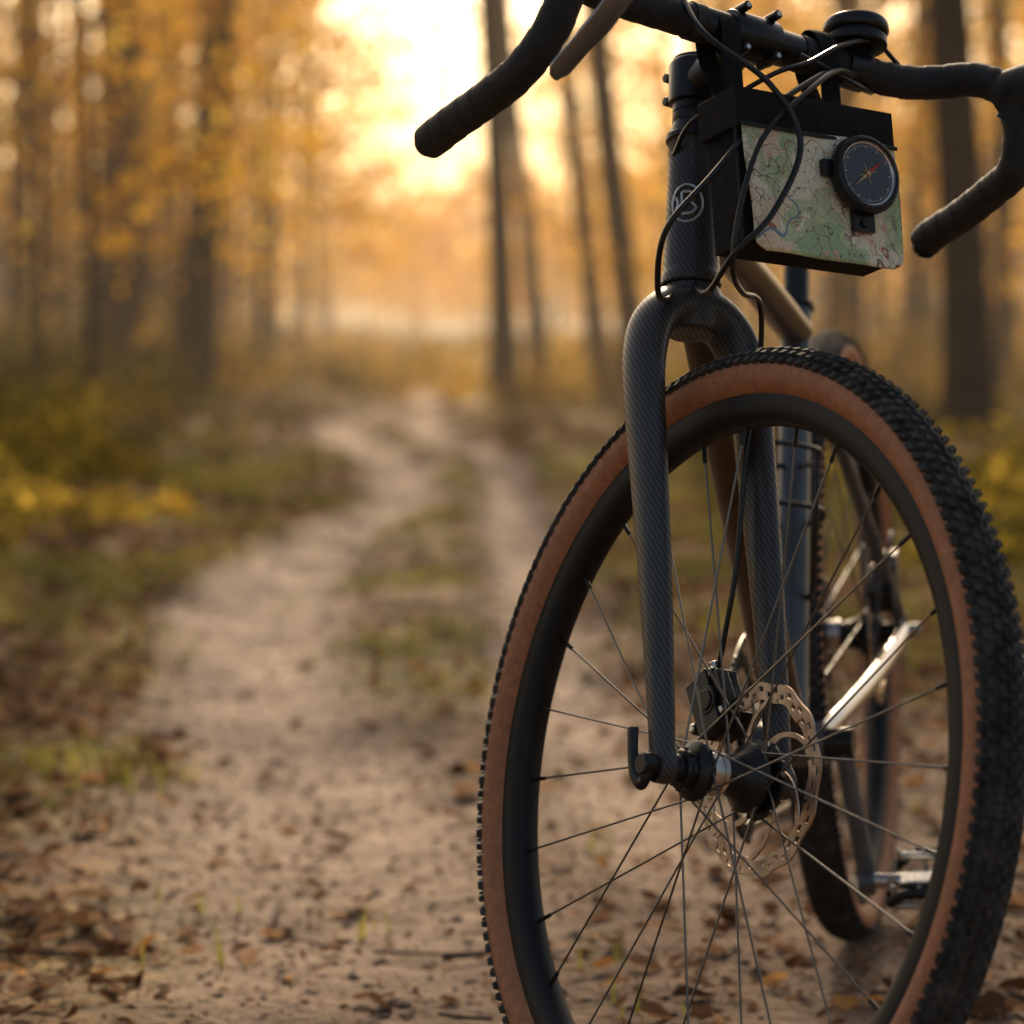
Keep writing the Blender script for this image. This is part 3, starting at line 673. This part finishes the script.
def blades(x,y,hmin,hmax,nb,spread=.03):
    n=len(x); X=np.repeat(x,nb)+RNG.normal(0,spread,n*nb); Y=np.repeat(y,nb)+RNG.normal(0,spread,n*nb); m=n*nb
    Z0=height(X,Y)-.003; hh=hmin+(hmax-hmin)*RNG.random(m); az=RNG.random(m)*6.283; ln=RNG.random(m)*.8*hh; w=.0012+.0016*RNG.random(m)
    dx,dy=np.cos(az),np.sin(az); V=np.zeros((m,5,3))
    for k,(t,ws) in enumerate(((0,1),(0,-1),(.55,.8),(.55,-.8),(1,0))):
        V[:,k,0]=X+dx*ln*t*t-dy*w*ws; V[:,k,1]=Y+dy*ln*t*t+dx*w*ws; V[:,k,2]=Z0+hh*t*(1-.25*t*ln/hh)
    TF=np.array([(0,1,2),(1,3,2),(2,3,4)]); return V.reshape(-1,3),(TF[None]+5*np.arange(m)[:,None,None]).reshape(-1,3),np.repeat(np.clip(np.repeat(RNG.random(n),nb)*.6+RNG.random(m)*.4,0,1),5)
def kg(x,y):
    tr,d,h=masks(x,y); cl=np.clip((vnoise(x,y,.55)-.40)*4,0,1)
    return np.clip((h*.38*np.clip((vnoise(x,y,.3)-.45)*4,0,1)+(1-d)*.65*cl+d*.012)*(1-np.clip(tr*1.3,0,1)*.97),0,1)
x,y=scatter(28000,1.7,14,kg,.85,xp=.8); Va,Fa,ra=blades(x,y,.015,.060,7)
x,y=scatter(14000,10,34,kg,.9,xp=3.); Vb,Fb,rb=blades(x,y,.04,.12,7,.06)
link('grass',npmesh('grass',np.vstack([Va,Vb]),np.vstack([Fa,Fb+len(Va)]),[LM_grass],{'rnd':np.concatenate([ra,rb])},smooth=False))
# ------------------------------------------------------------------ foliage helpers
def quads(C,s,rnd,flat=.0):
    n=len(C); a=RNG.normal(size=(n,3)); a/=np.linalg.norm(a,axis=1)[:,None]; b_=RNG.normal(size=(n,3)); b_-=a*(a*b_).sum(1)[:,None]; b_/=np.linalg.norm(b_,axis=1)[:,None]
    s=s[:,None]; V=np.stack([C-a*s,C+b_*s*.55,C+a*s,C-b_*s*.55],1)
    return V.reshape(-1,3),(np.array([0,1,2,3])[None]+4*np.arange(n)[:,None]),np.repeat(rnd,4)
bark=mat('tree_bark',(.050,.029,.017),.95,0,bump=1.,bscale=30,var=.5)
def tree_mesh(name,seed,H,r0,crown0,nleaf,lsize,leafm,spread=1.,lean=(0,0),nl=16):
    global RNG
    old=RNG; RNG=np.random.default_rng(seed); rs=random.Random(seed)
    b=B(); pts=[];rad=[]
    k=14
    for i in range(k+1):
        t=i/k; pts.append((lean[0]*H*t+.02*H*math.sin(t*5+seed)*t,lean[1]*H*t+.015*H*math.sin(t*4+seed*2)*t,H*t-.15*(i==0))); rad.append(r0*(1.25 if i==0 else 1)*(1-t)**.75+.012)
    P=cr(pts,3); b.tube(P,list(np.interp(np.linspace(0,1,len(P)),np.linspace(0,1,k+1),rad)),'bark',seg=12,ref=(1,0,0))
    ends=[]
    for i in range(nl):
        t=crown0+(1-crown0)*(i+rs.random())/nl*.95; p0=np.array([np.interp(t,np.linspace(0,1,len(P)),P[:,q]) for q in range(3)])
        az=i*2.4+rs.random(); L_=spread*H*.28*(1.15-t)*(.7+.6*rs.random())+.3; up_=.25+.5*rs.random()
        d=np.array([math.cos(az),math.sin(az),up_]); q=[p0,p0+d*L_*.35,p0+d*L_*.7+np.array([0,0,.05*L_]),p0+d*L_+np.array([0,0,-.08*L_])]
        Q=cr(q,3); rb_=max(.012,np.interp(t,np.linspace(0,1,k+1),rad)*.38); b.tube(Q,[rb_*(1-.85*j/(len(Q)-1)) for j in range(len(Q))],'bark',seg=6,ref=(0,0,0))
        for j in (4,6,8,9): ends.append((Q[min(j,len(Q)-1)],L_*.3))
        for s_ in range(3):
            j=rs.randint(3,8); az2=az+rs.uniform(-1.2,1.2); l2=L_*rs.uniform(.3,.5); e=Q[j]+np.array([math.cos(az2),math.sin(az2),rs.uniform(-.1,.6)])*l2
            b.tube([Q[j],(Q[j]+e)/2+np.array([0,0,.04]),e],[rb_*.35,rb_*.25,.004],'bark',seg=5,ref=(0,0,0)); ends.append((e,l2*.55)); ends.append(((Q[j]+e)/2,l2*.4))
    C=[];n_=nleaf//len(ends)
    for e,sp in ends:
        m=max(4,int(n_*RNG.uniform(.4,1.6))); C.append(e+RNG.normal(size=(m,3))*np.array([1,1,.7])*max(.18,sp*.62))
    C=np.vstack(C); C=C[C[:,2]>.4]
    br=np.clip(.5+.25*RNG.normal(size=len(C)),0,1)
    V,Fq,rr_=quads(C,lsize*(.6+.7*RNG.random(len(C))),br)
    nv=len(b.v); me=bpy.data.meshes.new(name)
    allv=b.v+[tuple(v) for v in V.tolist()]; allf=b.f+[tuple(f) for f in (Fq+nv).tolist()]
    me.from_pydata(allv,[],allf); me.materials.append(bark); me.materials.append(leafm)
    me.polygons.foreach_set('material_index',[0]*len(b.f)+[1]*len(Fq)); me.polygons.foreach_set('use_smooth',[True]*len(b.f)+[False]*len(Fq))
    at=me.attributes.new('rnd','FLOAT','POINT'); at.data.foreach_set('value',np.concatenate([np.zeros(nv),rr_]).astype(np.float32)); me.update()
    RNG=old; return me
M['bark']=bark
def px2x(u,d): return (u-512)/FPX*d
def place(name,me,u,d,rz=0,s=1.,parent=None):
    x=px2x(u,d); o=link(name,me,parent); o.location=(x,d,float(height(np.array([x]),np.array([d]))[0])-.05); o.rotation_euler=(0,0,rz); o.scale=(s,s,s); return o
spec=[(20,27,.12,.01,11,'g'),(75,34,.12,0,12,'g'),(122,24,.20,-.01,13,'g'),(158,34,.14,.03,12,'g'),(190,22.5,.15,.10,12,'g'),(272,40,.12,.02,11,'g'),(228,44,.13,.0,11,'g'),(300,52,.13,.0,11,'g'),(45,42,.13,.0,12,'g'),
 (504,26,.115,-.03,12,'g'),(541,34,.11,-.08,11,'g'),(603,30,.11,-.10,12,'g'),(642,25,.12,-.13,12,'g'),(842,27,.15,-.02,12,'b'),(910,30,.13,.01,12,'g'),(972,17,.14,-.07,12,'b'),(1003,28,.12,0,12,'g'),(-60,20,.16,0,12,'g'),(1100,22,.16,0,12,'g')]
for i,(u,d,r,ln,Ht,k) in enumerate(spec):
    me=tree_mesh('oak_tree',100+i,Ht,r,.30,1300,.07,LM_gold if k=='g' else LM_brown,lean=(ln,0),nl=14)
    place('oak_tree',me,u,d)
tv=[tree_mesh('birch_tree',150+i,12+i,.12,.42,900,.08,LM_gold,lean=(.03*(i-1),0),nl=12) for i in range(3)]
for i,(u,d) in enumerate([(-30,36),(0,46),(100,48),(60,58),(175,52),(205,38),(250,60),(140,64),(325,66),(690,44),(725,34),(770,52),(815,60),(880,44),(935,50),(985,40),(1020,60),(1060,44),(660,58),(745,64)]):
    place('birch_tree',tv[i%3],u,d,random.random()*6,random.uniform(.85,1.15))
sap=[tree_mesh('maple_sapling',200+i,4.2+i*.6,.03,.14,1900,.055,LM_gold,spread=1.25,nl=16) for i in range(3)]
for i,(u,d,s) in enumerate([(-20,20,1.),(60,24,1.1),(150,28,1.2),(235,33,1.15),(300,42,1.2),(90,17,.8),(215,46,1.4),(20,34,1.3),(115,40,1.3),(175,24,.9),(40,19,.9),(260,27,.85),(700,28,1.1),(760,36,1.2),(670,40,1.2),(860,24,1.),(930,33,1.2),(1000,22,.9),(1060,30,1.2),(590,48,1.1),(560,60,1.2),(800,46,1.3)]):
    place('maple_sapling',sap[i%3],u,d,random.random()*6,s)
far=empty('distant_trees')
var=[tree_mesh('distant_tree',300+i,10+i,.13,.14,1500,.12,LM_gold,nl=18,spread=1.1) for i in range(5)]
low=[tree_mesh('distant_bush',400+i,4.5+i*.6,.05,.08,1800,.12,LM_gold,nl=18,spread=1.5) for i in range(3)]
for i in range(75):
    d=55+85*random.random()**.8; u=random.uniform(-600,1600)
    if 200<u<660 and d<125: continue
    place('distant_tree',random.choice(var),u,d,random.random()*6,random.uniform(.55,.95),far)
for i in range(95):
    d=50+90*random.random()**.8; u=random.uniform(-400,1400)
    if 230<u<650 : d=75+70*random.random()
    place('distant_bush',random.choice(low),u,d,random.random()*6,random.uniform(.7,1.05),far)
def mass(name,bushes,matl):
    Vs=[];Fs=[];Rs=[];nv=0
    for x,y,w,h,n,ls,base in bushes:
        m=n; r=RNG.random(m)**.6; th=RNG.random(m)*6.283; zz=RNG.random(m)**.8
        C=np.stack([x+w*r*np.cos(th)*(1.1-.6*zz),y+w*r*np.sin(th)*(1.1-.6*zz),height(np.array([x]),np.array([y]))[0]+h*zz*(.6+.4*np.cos(3*th))],1)
        V,Fq,rr_=quads(C,ls*(.5+.8*RNG.random(m)),np.clip(base+RNG.normal(0,.18,m),0,1)); Vs.append(V);Fs.append(Fq+nv);Rs.append(rr_);nv+=len(V)
    link(name,npmesh(name,np.vstack(Vs),np.vstack(Fs),[matl],{'rnd':np.concatenate(Rs)},smooth=False))
bl=[]
for i in range(380):
    d=8+26*random.random()**1.1; side=random.choice((-1,-1,1)); 
    if side<0: x=-1.15-.035*d-abs(random.gauss(0,1))*(.35+.09*d) -(.5 if d>14 else 0)
    else: x=(.75 if d>11 else 1.2)+.01*d+abs(random.gauss(0,1))*(.3+.10*d)
    bl.append((x,d,random.uniform(.12,.35)*(.7+d/25),random.uniform(.06,.30)*(.5+d/18),150,.020+.0008*d,random.random()*.6+.1))
for x,d in ((-1.45,10.2),(-1.25,10.5),(-1.62,10.0),(-1.35,9.8),(-1.75,10.4)): bl.append((x,d,random.uniform(.10,.18),random.uniform(.05,.11),120,.020,.95))
mass('undergrowth',bl,LM_under)
bl=[]
for i in range(430):
    d=23+60*random.random()**1.3; x=px2x(random.uniform(-400,1400),d)
    u_=(x/d*FPX+512); cen=230<u_<650
    if cen and d<30 and random.random()<.5: continue
    bl.append((x,d,random.uniform(.4,1.1),random.uniform(.15,.6) if cen else random.uniform(.3,1.5),140,.040+.0005*d,random.random()*.85))
mass('autumn_shrubs',bl,LM_shrub)
# ------------------------------------------------------------------ hazy volume : homogeneous, its own emission imitates scattered sunlight among the trees
vm=bpy.data.materials.new('forest_haze_glow'); vm.use_nodes=True; nt=vm.node_tree; nt.nodes.remove(nt.nodes['Principled BSDF'])
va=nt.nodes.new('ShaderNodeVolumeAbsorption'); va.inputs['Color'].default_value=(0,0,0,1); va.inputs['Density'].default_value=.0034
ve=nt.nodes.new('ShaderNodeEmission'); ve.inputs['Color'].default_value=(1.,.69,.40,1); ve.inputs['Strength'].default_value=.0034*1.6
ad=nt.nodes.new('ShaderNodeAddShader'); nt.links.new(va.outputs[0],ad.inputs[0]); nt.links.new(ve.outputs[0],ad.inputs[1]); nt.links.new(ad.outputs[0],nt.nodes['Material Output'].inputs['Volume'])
M['haze_glow']=vm; b=B(); b.box((0,70,4.9),(160,114,11),'haze_glow'); b.obj('mist_glow',smooth=False)
# ------------------------------------------------------------------ light
SE,SA=math.radians(27),math.radians(-2)
w=bpy.data.worlds.new('World'); scene.world=w; w.use_nodes=True; nt=w.node_tree
sk=nt.nodes.new('ShaderNodeTexSky'); sk.sky_type='NISHITA'; sk.sun_disc=False; sk.sun_elevation=SE; sk.sun_rotation=SA; sk.dust_density=5.; sk.air_density=1.; sk.ozone_density=.2
mx=nt.nodes.new('ShaderNodeMix'); mx.data_type='RGBA'; mx.blend_type='MULTIPLY'; mx.inputs[0].default_value=1; nt.links.new(sk.outputs[0],mx.inputs[6]); mx.inputs[7].default_value=(1,.92,.82,1)
bg=nt.nodes['Background']; nt.links.new(mx.outputs[2],bg.inputs['Color']); bg.inputs['Strength'].default_value=.15
ld=bpy.data.lights.new('sun','SUN'); ld.energy=5; ld.angle=math.radians(.5); ld.color=(1,.80,.54); lo=bpy.data.objects.new('sun',ld); scene.collection.objects.link(lo)
sd=Vector((math.sin(SA)*math.cos(SE),math.cos(SA)*math.cos(SE),math.sin(SE))); lo.rotation_euler=sd.to_track_quat('Z','Y').to_euler()
# ------------------------------------------------------------------ camera
cd=bpy.data.cameras.new('camera'); co=bpy.data.objects.new('camera',cd); scene.collection.objects.link(co); scene.camera=co
cd.sensor_width=36; cd.lens=FPX/1024*36; cd.clip_end=1500; cd.clip_start=.05
pit=math.atan((512-H0)/FPX); co.location=(0,0,CAMH); co.rotation_euler=(math.pi/2-pit,0,0)
fp=MF@Vector((.03,-.03,.25)); cd.dof.use_dof=True; cd.dof.focus_distance=fp.y*math.cos(pit)+(CAMH-fp.z)*math.sin(pit); cd.dof.aperture_fstop=4.6
scene.view_settings.view_transform='Standard'; scene.view_settings.look='None'; scene.view_settings.exposure=0
